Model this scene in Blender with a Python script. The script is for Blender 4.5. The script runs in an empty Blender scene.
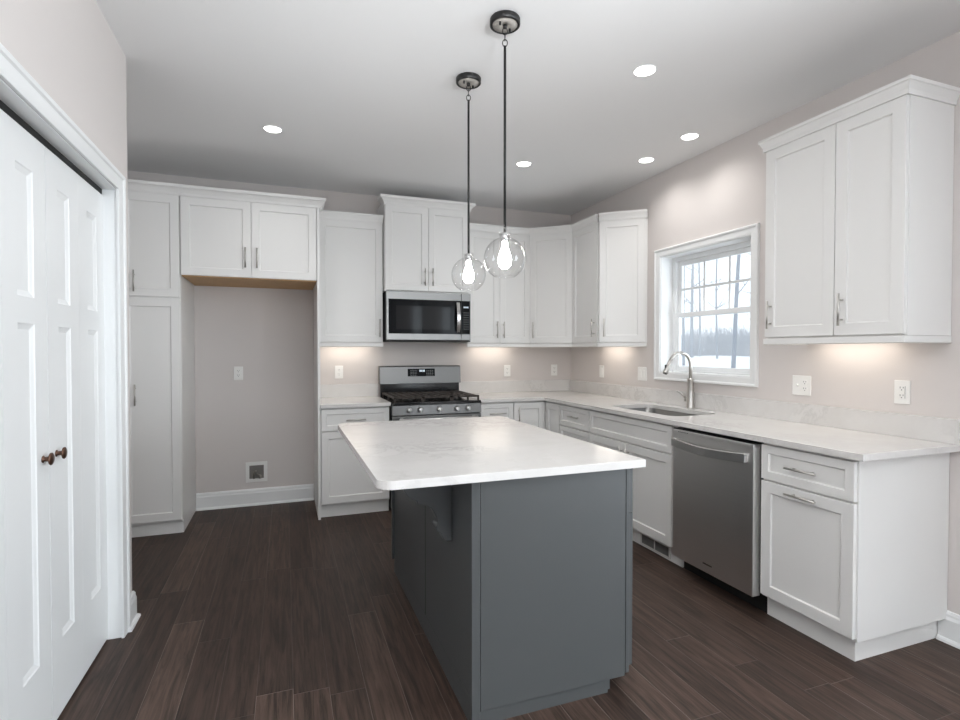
import bpy, bmesh, math, random
from mathutils import Vector, Matrix
from mathutils.geometry import tessellate_polygon
PI = math.pi
scene = bpy.context.scene
COL = scene.collection

# ------------------------------------------------------------------ camera, sky, daylight, exposure
cam_d = bpy.data.cameras.new('camera')
cam = bpy.data.objects.new('camera', cam_d)
COL.objects.link(cam)
scene.camera = cam
cam_d.sensor_width = 36.0
cam_d.lens = 529.1 / 960 * 36
cam_d.clip_start = 0.05
cam_d.clip_end = 300
cam.location = (-2.8559, -4.9668, 1.3366)
cam.rotation_euler = (PI / 2 - 0.0173, 0, -0.3523)

world = bpy.data.worlds.new('overcast_sky')
scene.world = world
world.use_nodes = True
wn = world.node_tree.nodes
bg = wn['Background']
bg.inputs['Color'].default_value = (0.91, 0.955, 1.0, 1)
bg.inputs['Strength'].default_value = 1.45

vs = scene.view_settings
vs.view_transform = 'Standard'
vs.look = 'None'
vs.exposure = 0.15
vs.gamma = 1.0
vs.use_curve_mapping = False
scene.cycles.max_bounces = 10
scene.cycles.volume_bounces = 2
scene.cycles.diffuse_bounces = 6
scene.cycles.transparent_max_bounces = 24
scene.cycles.sample_clamp_indirect = 6.0


def area_light(name, loc, rot, sx, sy, watts, color):
    d = bpy.data.lights.new(name, 'AREA')
    d.shape = 'RECTANGLE'
    d.size = sx
    d.size_y = sy
    d.energy = watts
    d.color = color
    o = bpy.data.objects.new(name, d)
    COL.objects.link(o)
    o.location = loc
    o.rotation_euler = rot
    return o


COOL = (0.84, 0.93, 1.0)
# daylight arriving through the tall windows of the rear wall and the patio door of the dining end
area_light('daylight_rear_window', (-2.2, -9.25, 1.45), (PI / 2, 0, 0), 1.7, 2.0, 24, COOL)
area_light('daylight_rear_window', (0.285, -9.25, 1.40), (PI / 2, 0, 0), 0.30, 2.2, 9, COOL)
area_light('daylight_rear_window', (1.175, -9.25, 1.40), (PI / 2, 0, 0), 0.50, 2.2, 15, COOL)
area_light('daylight_patio_door', (2.45, -7.55, 1.25), (PI / 2, 0, PI / 2), 2.2, 2.2, 270, COOL)
area_light('daylight_sink_window', (1.1, -3.0, 0.95), (math.radians(104), 0, math.radians(48)), 1.2, 1.4, 40, COOL)
# the photographer's flash, bounced off the ceiling behind the camera
fl = bpy.data.lights.new('bounce_flash', 'SPOT')
fl.energy = 820
fl.spot_size = math.radians(88)
fl.spot_blend = 0.6
fl.shadow_soft_size = 0.3
fl.color = (0.95, 0.98, 1.0)
flo = bpy.data.objects.new('bounce_flash', fl)
COL.objects.link(flo)
flo.location = (-2.35, -6.6, 1.5)
flo.rotation_euler = (PI / 2 + math.radians(54), 0, 0)


# ------------------------------------------------------------------ materials
def S(r, g, b):
    f = lambda c: (c / 255 / 12.92) if c / 255 <= 0.04045 else ((c / 255 + 0.055) / 1.055) ** 2.4
    return (f(r), f(g), f(b), 1)


def new_mat(name):
    m = bpy.data.materials.new(name)
    m.use_nodes = True
    return m, m.node_tree.nodes, m.node_tree.links, m.node_tree.nodes['Principled BSDF']


def mat(name, col, rough=0.5, metal=0.0, spec=0.5, bump=0.0, bscale=400, var=0.0, emis=None, estr=0):
    m, n, l, b = new_mat(name)
    b.inputs['Base Color'].default_value = col
    b.inputs['Roughness'].default_value = rough
    b.inputs['Metallic'].default_value = metal
    b.inputs['Specular IOR Level'].default_value = spec
    if emis:
        b.inputs['Emission Color'].default_value = emis
        b.inputs['Emission Strength'].default_value = estr
    if bump or var:
        tc = n.new('ShaderNodeTexCoord')
        nz = n.new('ShaderNodeTexNoise')
        nz.inputs['Scale'].default_value = bscale
        nz.inputs['Detail'].default_value = 3
        l.new(tc.outputs['Object'], nz.inputs['Vector'])
        if bump:
            bp = n.new('ShaderNodeBump')
            bp.inputs['Strength'].default_value = bump
            bp.inputs['Distance'].default_value = 0.002
            l.new(nz.outputs['Fac'], bp.inputs['Height'])
            l.new(bp.outputs['Normal'], b.inputs['Normal'])
        if var:
            mx = n.new('ShaderNodeMix')
            mx.data_type = 'RGBA'
            mx.inputs['A'].default_value = col
            mx.inputs['B'].default_value = tuple(c * (1 - var) for c in col[:3]) + (1,)
            l.new(nz.outputs['Fac'], mx.inputs['Factor'])
            l.new(mx.outputs['Result'], b.inputs['Base Color'])
    return m


def steel(name, col, rough, axis, metal=1.0):
    """brushed metal: fine streaks along one axis"""
    m, n, l, b = new_mat(name)
    b.inputs['Metallic'].default_value = metal
    tc = n.new('ShaderNodeTexCoord')
    mp = n.new('ShaderNodeMapping')
    sc = [600, 600, 600]
    sc['xyz'.index(axis)] = 3
    mp.inputs['Scale'].default_value = sc
    nz = n.new('ShaderNodeTexNoise')
    nz.inputs['Scale'].default_value = 1
    nz.inputs['Detail'].default_value = 2
    l.new(tc.outputs['Object'], mp.inputs['Vector'])
    l.new(mp.outputs['Vector'], nz.inputs['Vector'])
    mx = n.new('ShaderNodeMix')
    mx.data_type = 'RGBA'
    mx.inputs['A'].default_value = tuple(c * 0.9 for c in col[:3]) + (1,)
    mx.inputs['B'].default_value = col
    l.new(nz.outputs['Fac'], mx.inputs['Factor'])
    l.new(mx.outputs['Result'], b.inputs['Base Color'])
    mr = n.new('ShaderNodeMapRange')
    mr.inputs['To Min'].default_value = rough - 0.04
    mr.inputs['To Max'].default_value = rough + 0.06
    l.new(nz.outputs['Fac'], mr.inputs['Value'])
    l.new(mr.outputs['Result'], b.inputs['Roughness'])
    return m


def thin_glass(name, tint=(1, 1, 1, 1), lo=0.03, hi=0.9):
    """thin pane: straight-through transparency plus a fresnel reflection"""
    m, n, l, b = new_mat(name)
    n.remove(b)
    out = n['Material Output']
    tr = n.new('ShaderNodeBsdfTransparent')
    tr.inputs['Color'].default_value = tint
    gl = n.new('ShaderNodeBsdfGlossy')
    gl.inputs['Roughness'].default_value = 0.02
    lw = n.new('ShaderNodeLayerWeight')
    lw.inputs['Blend'].default_value = 0.25
    mr = n.new('ShaderNodeMapRange')
    mr.inputs['To Min'].default_value = lo
    mr.inputs['To Max'].default_value = hi
    l.new(lw.outputs['Facing'], mr.inputs['Value'])
    pw = n.new('ShaderNodeMath')
    pw.operation = 'POWER'
    pw.inputs[1].default_value = 1.6
    l.new(mr.outputs['Result'], pw.inputs[0])
    mx = n.new('ShaderNodeMixShader')
    l.new(pw.outputs['Value'], mx.inputs['Fac'])
    l.new(tr.outputs['BSDF'], mx.inputs[1])
    l.new(gl.outputs['BSDF'], mx.inputs[2])
    l.new(mx.outputs['Shader'], out.inputs['Surface'])
    return m


def quartz(name):
    m, n, l, b = new_mat(name)
    b.inputs['Roughness'].default_value = 0.16
    tc = n.new('ShaderNodeTexCoord')
    warp = n.new('ShaderNodeTexNoise')
    warp.inputs['Scale'].default_value = 3.0
    warp.inputs['Detail'].default_value = 4
    l.new(tc.outputs['Object'], warp.inputs['Vector'])
    add = n.new('ShaderNodeMix')
    add.data_type = 'RGBA'
    add.blend_type = 'ADD'
    add.inputs['Factor'].default_value = 0.45
    l.new(tc.outputs['Object'], add.inputs['A'])
    l.new(warp.outputs['Color'], add.inputs['B'])
    vein = n.new('ShaderNodeTexNoise')
    vein.inputs['Scale'].default_value = 5.0
    vein.inputs['Detail'].default_value = 6
    vein.inputs['Roughness'].default_value = 0.65
    l.new(add.outputs['Result'], vein.inputs['Vector'])
    # narrow band around 0.5 = vein
    sub = n.new('ShaderNodeMath'); sub.operation = 'SUBTRACT'; sub.inputs[1].default_value = 0.5
    l.new(vein.outputs['Fac'], sub.inputs[0])
    ab = n.new('ShaderNodeMath'); ab.operation = 'ABSOLUTE'
    l.new(sub.outputs['Value'], ab.inputs[0])
    ramp = n.new('ShaderNodeMapRange')
    ramp.inputs['From Min'].default_value = 0.0
    ramp.inputs['From Max'].default_value = 0.045
    ramp.inputs['To Min'].default_value = 1.0
    ramp.inputs['To Max'].default_value = 0.0
    l.new(ab.outputs['Value'], ramp.inputs['Value'])
    big = n.new('ShaderNodeTexNoise'); big.inputs['Scale'].default_value = 1.7
    l.new(tc.outputs['Object'], big.inputs['Vector'])
    bigr = n.new('ShaderNodeMapRange')
    bigr.inputs['From Min'].default_value = 0.48
    bigr.inputs['From Max'].default_value = 0.68
    bigr.inputs['To Max'].default_value = 0.75
    l.new(big.outputs['Fac'], bigr.inputs['Value'])
    mul = n.new('ShaderNodeMath'); mul.operation = 'MULTIPLY'
    l.new(ramp.outputs['Result'], mul.inputs[0])
    l.new(bigr.outputs['Result'], mul.inputs[1])
    cloud = n.new('ShaderNodeMix'); cloud.data_type = 'RGBA'
    cloud.inputs['A'].default_value = S(226, 224, 222)
    cloud.inputs['B'].default_value = S(208, 205, 202)
    l.new(vein.outputs['Fac'], cloud.inputs['Factor'])
    vm = n.new('ShaderNodeMix'); vm.data_type = 'RGBA'
    vm.inputs['B'].default_value = S(190, 187, 184)
    l.new(cloud.outputs['Result'], vm.inputs['A'])
    l.new(mul.outputs['Value'], vm.inputs['Factor'])
    l.new(vm.outputs['Result'], b.inputs['Base Color'])
    return m


def plank_floor(name):
    m, n, l, b = new_mat(name)
    W, L = 0.135, 1.25

    def math_(op, a=None, c=None):
        x = n.new('ShaderNodeMath'); x.operation = op
        for i, q in ((0, a), (1, c)):
            if q is None:
                continue
            if isinstance(q, (int, float)):
                x.inputs[i].default_value = q
            else:
                l.new(q, x.inputs[i])
        return x.outputs['Value']
    tc = n.new('ShaderNodeTexCoord')
    sp = n.new('ShaderNodeSeparateXYZ')
    l.new(tc.outputs['Object'], sp.inputs['Vector'])
    xs = math_('DIVIDE', sp.outputs['X'], W)
    row = math_('FLOOR', xs)
    fx = math_('FRACT', xs)
    wr = n.new('ShaderNodeTexWhiteNoise'); wr.noise_dimensions = '1D'
    l.new(row, wr.inputs['W'])
    off = math_('MULTIPLY', wr.outputs['Value'], 7.3)
    ys = math_('ADD', math_('DIVIDE', sp.outputs['Y'], L), off)
    idx = math_('FLOOR', ys)
    fy = math_('FRACT', ys)
    cv = n.new('ShaderNodeCombineXYZ')
    l.new(row, cv.inputs['X']); l.new(idx, cv.inputs['Y'])
    wc = n.new('ShaderNodeTexWhiteNoise'); wc.noise_dimensions = '2D'
    l.new(cv.outputs['Vector'], wc.inputs['Vector'])
    # grain
    gv = n.new('ShaderNodeVectorMath'); gv.operation = 'MULTIPLY'
    gv.inputs[1].default_value = (55, 3.2, 1)
    l.new(tc.outputs['Object'], gv.inputs[0])
    gadd = n.new('ShaderNodeVectorMath'); gadd.operation = 'ADD'
    l.new(gv.outputs['Vector'], gadd.inputs[0])
    gs = n.new('ShaderNodeVectorMath'); gs.operation = 'SCALE'; gs.inputs['Scale'].default_value = 40
    l.new(wc.outputs['Color'], gs.inputs[0])
    l.new(gs.outputs['Vector'], gadd.inputs[1])
    gn = n.new('ShaderNodeTexNoise'); gn.inputs['Scale'].default_value = 1.0; gn.inputs['Detail'].default_value = 5
    gn.inputs['Roughness'].default_value = 0.65; gn.inputs['Distortion'].default_value = 0.6
    l.new(gadd.outputs['Vector'], gn.inputs['Vector'])
    c1 = n.new('ShaderNodeMix'); c1.data_type = 'RGBA'
    c1.inputs['A'].default_value = S(60, 47, 41)
    c1.inputs['B'].default_value = S(82, 66, 58)
    l.new(wc.outputs['Value'], c1.inputs['Factor'])
    c2 = n.new('ShaderNodeMix'); c2.data_type = 'RGBA'; c2.blend_type = 'MULTIPLY'
    c2.inputs['Factor'].default_value = 1.0
    gr = n.new('ShaderNodeMapRange')
    gr.inputs['From Min'].default_value = 0.36; gr.inputs['From Max'].default_value = 0.64
    gr.inputs['To Min'].default_value = 0.42; gr.inputs['To Max'].default_value = 1.35
    l.new(gn.outputs['Fac'], gr.inputs['Value'])
    l.new(c1.outputs['Result'], c2.inputs['A']); l.new(gr.outputs['Result'], c2.inputs['B'])
    # seams: highlights on the plank bevels, painted in as pale lines
    ex = math_('MULTIPLY', math_('MINIMUM', fx, math_('SUBTRACT', 1.0, fx)), W)
    ey = math_('MULTIPLY', math_('MINIMUM', fy, math_('SUBTRACT', 1.0, fy)), L)
    e = math_('MINIMUM', ex, ey)
    seam = math_('LESS_THAN', e, 0.0013)
    c3 = n.new('ShaderNodeMix'); c3.data_type = 'RGBA'
    c3.inputs['B'].default_value = S(128, 116, 108)
    l.new(c2.outputs['Result'], c3.inputs['A'])
    l.new(math_('MULTIPLY', seam, math_('MULTIPLY', wc.outputs['Value'], 0.8)), c3.inputs['Factor'])
    l.new(c3.outputs['Result'], b.inputs['Base Color'])
    hgt = n.new('ShaderNodeMapRange')
    hgt.inputs['From Max'].default_value = 0.004
    l.new(e, hgt.inputs['Value'])
    hsum = math_('ADD', hgt.outputs['Result'], math_('MULTIPLY', gn.outputs['Fac'], 0.25))
    bp = n.new('ShaderNodeBump'); bp.inputs['Strength'].default_value = 0.35; bp.inputs['Distance'].default_value = 0.0015
    l.new(hsum, bp.inputs['Height'])
    l.new(bp.outputs['Normal'], b.inputs['Normal'])
    rr = n.new('ShaderNodeMapRange'); rr.inputs['To Min'].default_value = 0.42; rr.inputs['To Max'].default_value = 0.58
    l.new(gn.outputs['Fac'], rr.inputs['Value'])
    l.new(rr.outputs['Result'], b.inputs['Roughness'])
    b.inputs['Specular IOR Level'].default_value = 0.28
    return m


M = {}
M['wall'] = mat('greige_wall_paint', S(214, 208, 205), 0.75, spec=0.2, bump=0.05, bscale=250)
M['ceiling'] = mat('flat_ceiling_paint', S(236, 236, 236), 0.9, spec=0.1, bump=0.04, bscale=200)
M['trim'] = mat('white_trim_paint', S(236, 237, 237), 0.35, var=0.02, bscale=8)
M['cab'] = mat('white_cabinet_lacquer', S(230, 229, 227), 0.38, var=0.02, bscale=6)
M['island'] = mat('grey_island_paint', S(75, 77, 78), 0.36, var=0.05, bscale=9)
M['quartz'] = quartz('white_veined_quartz')
M['floor'] = plank_floor('dark_walnut_planks')
M['steel'] = steel('brushed_stainless_steel', (0.21, 0.21, 0.208, 1), 0.38, 'x')
M['mwsteel'] = steel('microwave_stainless_steel', (0.32, 0.32, 0.315, 1), 0.36, 'x')
M['sinksteel'] = steel('satin_sink_steel', (0.22, 0.22, 0.218, 1), 0.34, 'y')
M['slate'] = steel('dark_brushed_stainless', (0.86, 0.855, 0.845, 1), 0.36, 'x')
M['nickel'] = steel('brushed_nickel', (0.60, 0.58, 0.55, 1), 0.30, 'z')
M['handle_steel'] = steel('bright_brushed_handle', (0.74, 0.74, 0.73, 1), 0.32, 'x')
M['chrome'] = mat('polished_steel', (0.72, 0.72, 0.72, 1), 0.14, 1.0, var=0.05, bscale=10)
M['black'] = mat('satin_black_metal', (0.008, 0.008, 0.008, 1), 0.4, var=0.2, bscale=30)
M['iron'] = mat('cast_iron_grate', S(66, 60, 56), 0.55, 0.3, bump=0.3, bscale=500)
M['enamel'] = mat('black_enamel', (0.012, 0.012, 0.013, 1), 0.12, var=0.1, bscale=20)
M['blackglass'] = mat('black_oven_glass', (0.005, 0.006, 0.007, 1), 0.05, spec=0.10, var=0.1, bscale=20)
M['screen'] = mat('grey_mesh_screen_glass', (0.012, 0.012, 0.013, 1), 0.06, spec=0.16, var=0.2, bscale=600)
M['digits'] = mat('lit_display_digits', (0.2, 0.2, 0.2, 1), 0.4, emis=(0.75, 0.88, 1, 1), estr=0.9, var=0.02)
def dashes(name):
    """rows of small grey print on black: a square wave along x"""
    m, n, l, b = new_mat(name)
    tc = n.new('ShaderNodeTexCoord'); sp = n.new('ShaderNodeSeparateXYZ')
    l.new(tc.outputs['Object'], sp.inputs['Vector'])
    d = n.new('ShaderNodeMath'); d.operation = 'DIVIDE'; d.inputs[1].default_value = 0.019
    l.new(sp.outputs['X'], d.inputs[0])
    fr_ = n.new('ShaderNodeMath'); fr_.operation = 'FRACT'
    l.new(d.outputs['Value'], fr_.inputs[0])
    gt = n.new('ShaderNodeMath'); gt.operation = 'LESS_THAN'; gt.inputs[1].default_value = 0.5
    l.new(fr_.outputs['Value'], gt.inputs[0])
    mx = n.new('ShaderNodeMix'); mx.data_type = 'RGBA'
    mx.inputs['A'].default_value = (0.006, 0.006, 0.007, 1); mx.inputs['B'].default_value = S(128, 130, 133)
    l.new(gt.outputs['Value'], mx.inputs['Factor'])
    l.new(mx.outputs['Result'], b.inputs['Base Color'])
    b.inputs['Roughness'].default_value = 0.4
    return m


M['legend'] = dashes('grey_printed_legend')
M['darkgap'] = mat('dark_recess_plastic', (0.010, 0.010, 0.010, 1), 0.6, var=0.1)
M['bronze'] = mat('oil_rubbed_bronze', S(108, 80, 66), 0.35, 0.8, var=0.25, bscale=60)
M['plastic'] = mat('white_switch_plastic', S(240, 239, 236), 0.35, var=0.02)
M['slot'] = mat('dark_outlet_slot', (0.04, 0.04, 0.04, 1), 0.6, var=0.1)
M['ply'] = mat('birch_plywood', S(205, 165, 118), 0.6, var=0.25, bscale=25)
M['vent'] = mat('grey_vent_metal', S(128, 126, 124), 0.45, 0.3, var=0.1, bscale=60)
M['whitevent'] = mat('white_vent_metal', S(214, 211, 207), 0.45, var=0.03)
M['lens'] = mat('lit_downlight_lens', (0.9, 0.9, 0.9, 1), 0.5, emis=(1, 0.97, 0.93, 1), estr=6.0, var=0.01)
M['bulb'] = mat('lit_frosted_bulb', (1, 1, 1, 1), 0.4, emis=(1, 0.98, 0.955, 1), estr=84.0, var=0.01)
M['globe'] = thin_glass('clear_globe_glass', (0.99, 0.99, 0.99, 1), 0.02, 0.75)
M['pane'] = thin_glass('window_pane_glass', (0.97, 0.985, 0.99, 1), 0.02, 0.6)
M['satin'] = mat('satin_silver_disc', S(198, 194, 188), 0.35, 0.4, var=0.05)
M['vinyl'] = mat('white_window_vinyl', S(240, 242, 243), 0.4, var=0.02)
M['snow'] = mat('fresh_snow', S(236, 240, 246), 0.9, spec=0.1, bump=0.4, bscale=3, var=0.06)
M['bark'] = mat('grey_winter_bark', S(140, 146, 156), 0.9, spec=0.1, bump=0.5, bscale=12, var=0.3)
M['brush'] = mat('bare_brush_twigs', S(150, 157, 168), 0.9, spec=0.1, var=0.3, bscale=2)
M['valve'] = mat('brass_and_grey_valve', S(150, 146, 138), 0.4, 0.5, var=0.2, bscale=50)
M['boxin'] = mat('grey_box_interior', S(118, 114, 110), 0.7, var=0.1)


# ------------------------------------------------------------------ mesh building
class MB:
    def __init__(self):
        self.v = []; self.f = []; self.smooth = set()
        self.M = Matrix.Identity(4)

    def add(self, vs_, fs_, smooth=False):
        b = len(self.v)
        self.v += [tuple(self.M @ Vector(p)) for p in vs_]
        for f in fs_:
            if smooth:
                self.smooth.add(len(self.f))
            self.f.append(tuple(b + i for i in f))
        return self

    def box(self, x0, x1, y0, y1, z0, z1):
        x0, x1 = min(x0, x1), max(x0, x1); y0, y1 = min(y0, y1), max(y0, y1); z0, z1 = min(z0, z1), max(z0, z1)
        V = [(x0, y0, z0), (x1, y0, z0), (x1, y1, z0), (x0, y1, z0), (x0, y0, z1), (x1, y0, z1), (x1, y1, z1), (x0, y1, z1)]
        return self.add(V, [(0, 3, 2, 1), (4, 5, 6, 7), (0, 1, 5, 4), (1, 2, 6, 5), (2, 3, 7, 6), (3, 0, 4, 7)])

    def prism(self, poly, a, b, axis='z', smooth=False):
        """poly: 2-D outline, extruded along axis from a to b"""
        def P(p, t):
            return {'z': (p[0], p[1], t), 'y': (p[0], t, p[1]), 'x': (t, p[0], p[1])}[axis]
        n = len(poly)
        V = [P(p, a) for p in poly] + [P(p, b) for p in poly]
        F = [tuple(range(n))[::-1], tuple(range(n, 2 * n))]
        self.add(V, F)
        base = len(self.v) - 2 * n
        for i in range(n):
            j = (i + 1) % n
            if smooth:
                self.smooth.add(len(self.f))
            self.f.append((base + i, base + j, base + n + j, base + n + i))
        return self

    def lathe(self, prof, c=(0, 0, 0), n=32, axis='z', smooth=True, closed=False):
        """prof: list of (r, h)"""
        V = []
        for r, h in prof:
            for k in range(n):
                t = 2 * PI * k / n
                a, b = max(r, 1e-5) * math.cos(t), max(r, 1e-5) * math.sin(t)
                p = {'z': (a, b, h), 'x': (h, a, b), 'y': (b, h, a)}[axis]
                V.append((p[0] + c[0], p[1] + c[1], p[2] + c[2]))
        F = []
        m = len(prof)
        for i in range(m if closed else m - 1):
            i2 = (i + 1) % m
            for k in range(n):
                k2 = (k + 1) % n
                F.append((i * n + k, i * n + k2, i2 * n + k2, i2 * n + k))
        return self.add(V, F, smooth)

    def tube(self, pts, r, n=12, caps=True):
        pts = [Vector(p) for p in pts]
        rs = r if isinstance(r, (list, tuple)) else [r] * len(pts)
        V = []; F = []
        ref = None
        for i, p in enumerate(pts):
            t = (pts[min(i + 1, len(pts) - 1)] - pts[max(i - 1, 0)]).normalized()
            if ref is None:
                ref = Vector((0, 0, 1)) if abs(t.z) < 0.9 else Vector((1, 0, 0))
            a = t.cross(ref).normalized(); b = t.cross(a).normalized(); ref = -b if False else t.cross(a).cross(t) * 0 + ref
            for k in range(n):
                q = 2 * PI * k / n
                V.append(tuple(p + (a * math.cos(q) + b * math.sin(q)) * rs[i]))
        for i in range(len(pts) - 1):
            for k in range(n):
                k2 = (k + 1) % n
                F.append((i * n + k, i * n + k2, (i + 1) * n + k2, (i + 1) * n + k))
        self.add(V, F, True)
        if caps:
            b0 = len(self.v) - len(V)
            self.f.append(tuple(b0 + k for k in range(n))[::-1])
            self.f.append(tuple(b0 + (len(pts) - 1) * n + k for k in range(n)))
        return self

    def torus(self, c, R, r, squash=1.0, yaw=0.0, n=20, m=8):
        """a chain link standing in a vertical plane"""
        V = []; F = []
        for i in range(n):
            t = 2 * PI * i / n
            cx, cz = R * math.cos(t), R * squash * math.sin(t)
            for j in range(m):
                q = 2 * PI * j / m
                rr = r * math.cos(q)
                lx = cx + rr * math.cos(t); lz = cz + rr * math.sin(t); ly = r * math.sin(q)
                V.append((c[0] + lx * math.cos(yaw) - ly * math.sin(yaw), c[1] + lx * math.sin(yaw) + ly * math.cos(yaw), c[2] + lz))
        for i in range(n):
            for j in range(m):
                F.append((i * m + j, ((i + 1) % n) * m + j, ((i + 1) % n) * m + (j + 1) % m, i * m + (j + 1) % m))
        return self.add(V, F, True)

    def sweep(self, path, prof, closed=False, side=1):
        """profile (outward offset, z) swept along a plan path with mitred corners; outward is to the right of travel"""
        P = [Vector((p[0], p[1])) for p in path]
        n = len(P); k = len(prof); V = []
        for i in range(n):
            def nrm(a, b):
                d = (b - a).normalized(); return Vector((d.y, -d.x)) * side
            if closed or 0 < i < n - 1:
                n1 = nrm(P[i - 1], P[i]); n2 = nrm(P[i], P[(i + 1) % n])
                o = (n1 + n2) / (1 + n1.dot(n2))
            elif i == 0:
                o = nrm(P[0], P[1])
            else:
                o = nrm(P[-2], P[-1])
            for d, z in prof:
                V.append((P[i].x + o.x * d, P[i].y + o.y * d, z))
        F = []
        for i in range(n if closed else n - 1):
            i2 = (i + 1) % n
            for j in range(k):
                j2 = (j + 1) % k
                F.append((i * k + j, i2 * k + j, i2 * k + j2, i * k + j2))
        if not closed:
            F.append(tuple(range(k))); F.append(tuple((n - 1) * k + j for j in range(k))[::-1])
        return self.add(V, F)

    def shaker(self, x0, x1, z0, z1, y=0.0, t=0.02, rail=0.057, rec=0.009):
        """front in the xz plane facing -y: back face at y, front at y-t, centre panel set back by rec"""
        f = y - t; s = rec * 0.45
        i0, i1, k0, k1 = x0 + rail, x1 - rail, z0 + rail, z1 - rail
        V = []
        for (a0, a1, b0, b1, yy) in ((x0, x1, z0, z1, y), (x0, x1, z0, z1, f), (i0, i1, k0, k1, f), (i0 + s, i1 - s, k0 + s, k1 - s, f + rec)):
            V += [(a0, yy, b0), (a1, yy, b0), (a1, yy, b1), (a0, yy, b1)]
        F = [(3, 2, 1, 0)]
        for r in range(3):
            for q in range(4):
                q2 = (q + 1) % 4
                F.append((r * 4 + q, r * 4 + q2, (r + 1) * 4 + q2, (r + 1) * 4 + q))
        F.append((12, 13, 14, 15))
        return self.add(V, F)

    def build(self, name, material, parent=None, bevel=0.0, seg=2, fix=True):
        me = bpy.data.meshes.new(name)
        me.from_pydata(self.v, [], self.f)
        for i in self.smooth:
            me.polygons[i].use_smooth = True
        if fix:
            bm = bmesh.new(); bm.from_mesh(me)
            bmesh.ops.recalc_face_normals(bm, faces=bm.faces[:])
            bm.to_mesh(me); bm.free()
        me.update()
        o = bpy.data.objects.new(name, me)
        COL.objects.link(o)
        mats = material if isinstance(material, list) else [material]
        for x in mats:
            me.materials.append(x)
        if parent:
            o.parent = parent
        if bevel:
            b = o.modifiers.new('bevel', 'BEVEL')
            b.width = bevel; b.segments = seg; b.limit_method = 'ANGLE'; b.angle_limit = math.radians(40)
        return o


def tag(o, label, cat, group=None):
    o['label'] = label; o['category'] = cat
    if group:
        o['group'] = group
    return o


def thing(name, label, cat, loc=(0, 0, 0), rz=0.0, group=None):
    o = bpy.data.objects.new(name, None)
    COL.objects.link(o)
    o.empty_display_size = 0.05
    o.location = loc; o.rotation_euler = (0, 0, rz)
    return tag(o, label, cat, group)


def struct(o):
    o['kind'] = 'structure'
    return o


def bx(name, m, parent, x0, x1, y0, y1, z0, z1, bevel=0.0):
    return MB().box(x0, x1, y0, y1, z0, z1).build(name, m, parent, bevel)


# ------------------------------------------------------------------ the setting
CEIL = 2.776
XL = -3.579          # closet wall face
# floor and ceiling
struct(bx('floor', M['floor'], None, -5.0, 3.0, -9.2, 0.12, -0.10, 0.0))
struct(bx('ceiling', M['ceiling'], None, -5.0, 3.0, -9.2, 0.12, CEIL, CEIL + 0.1))
struct(bx('wall_back', M['wall'], None, -5.0, 0.14, 0.0, 0.12, 0.0, CEIL))
# right wall with the sink window opening
WY0, WY1, WZ0, WZ1 = -2.338, -1.435, 1.157, 2.10
w = MB()
T = 0.17
w.box(0, T, -1.435, 0.0, 0, CEIL)
w.box(0, T, -4.3, WY0, 0, CEIL)
w.box(0, T, WY0, WY1, 0, WZ0)
w.box(0, T, WY0, WY1, WZ1, CEIL)
struct(w.build('wall_right', M['wall']))
struct(bx('wall_right_return', M['wall'], None, 0.0, 2.3, -4.42, -4.3, 0, CEIL))
# closet wall with door opening, its return into the alcove and the alcove side
DY0, DY1, DZ = -3.345, -2.093, 2.078
w = MB()
w.box(XL - 0.12, XL, DY1, -1.917, 0, CEIL)
w.box(XL - 0.12, XL, -9.0, DY0, 0, CEIL)
w.box(XL - 0.12, XL, DY0, DY1, DZ, CEIL)
struct(w.build('wall_left', M['wall']))
struct(bx('wall_left_return', M['wall'], None, -4.5, XL - 0.12, -2.037, -1.917, 0, CEIL))
struct(bx('wall_left_alcove', M['wall'], None, -4.19, -4.07, -1.917, 0.0, 0, CEIL))
w = MB()
w.box(-4.5, -4.4, -3.6, -2.037, 0, CEIL)
w.box(-4.4, XL - 0.12, -3.6, -3.5, 0, CEIL)
struct(w.build('wall_closet', M['wall']))
# rear of the open room with its tall windows, and the dining side with the patio door
w = MB()
for a, b in ((-3.7, -3.1), (-1.3, 0.12), (0.45, 0.9), (1.45, 2.42)):
    w.box(a, b, -9.12, -9.0, 0, CEIL)
for a, b, lo, hi in ((-3.1, -1.3, 0.4, 2.5), (0.12, 0.45, 0.3, 2.5), (0.9, 1.45, 0.3, 2.5)):
    w.box(a, b, -9.12, -9.0, 0, lo)
    w.box(a, b, -9.12, -9.0, hi, CEIL)
struct(w.build('wall_rear', M['wall']))
w = MB()
w.box(2.3, 2.42, -9.0, -8.70, 0, CEIL)
w.box(2.3, 2.42, -6.40, -4.3, 0, CEIL)
w.box(2.3, 2.42, -8.70, -6.40, 2.4, CEIL)
struct(w.build('wall_dining', M['wall']))


def room_window(name, x0, x1, z0, z1):
    e = struct(bpy.data.objects.new(name, None)); COL.objects.link(e)
    f = MB()
    for a, b, c, d in ((x0, x0 + .05, z0, z1), (x1 - .05, x1, z0, z1), (x0, x1, z0, z0 + .05), (x0, x1, z1 - .05, z1), (x0, x1, (z0 + z1) / 2 - .025, (z0 + z1) / 2 + .025)):
        f.box(a, b, -9.10, -9.03, c, d)
    struct(f.build('window_frame', M['vinyl'], e))
    g = bx('window_pane', M['pane'], e, x0 + .04, x1 - .04, -9.07, -9.064, z0 + .04, z1 - .04)


room_window('window_2', -3.1, -1.3, 0.4, 2.5)
room_window('window_3', 0.12, 0.45, 0.3, 2.5)
room_window('window_4', 0.9, 1.45, 0.3, 2.5)

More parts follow.
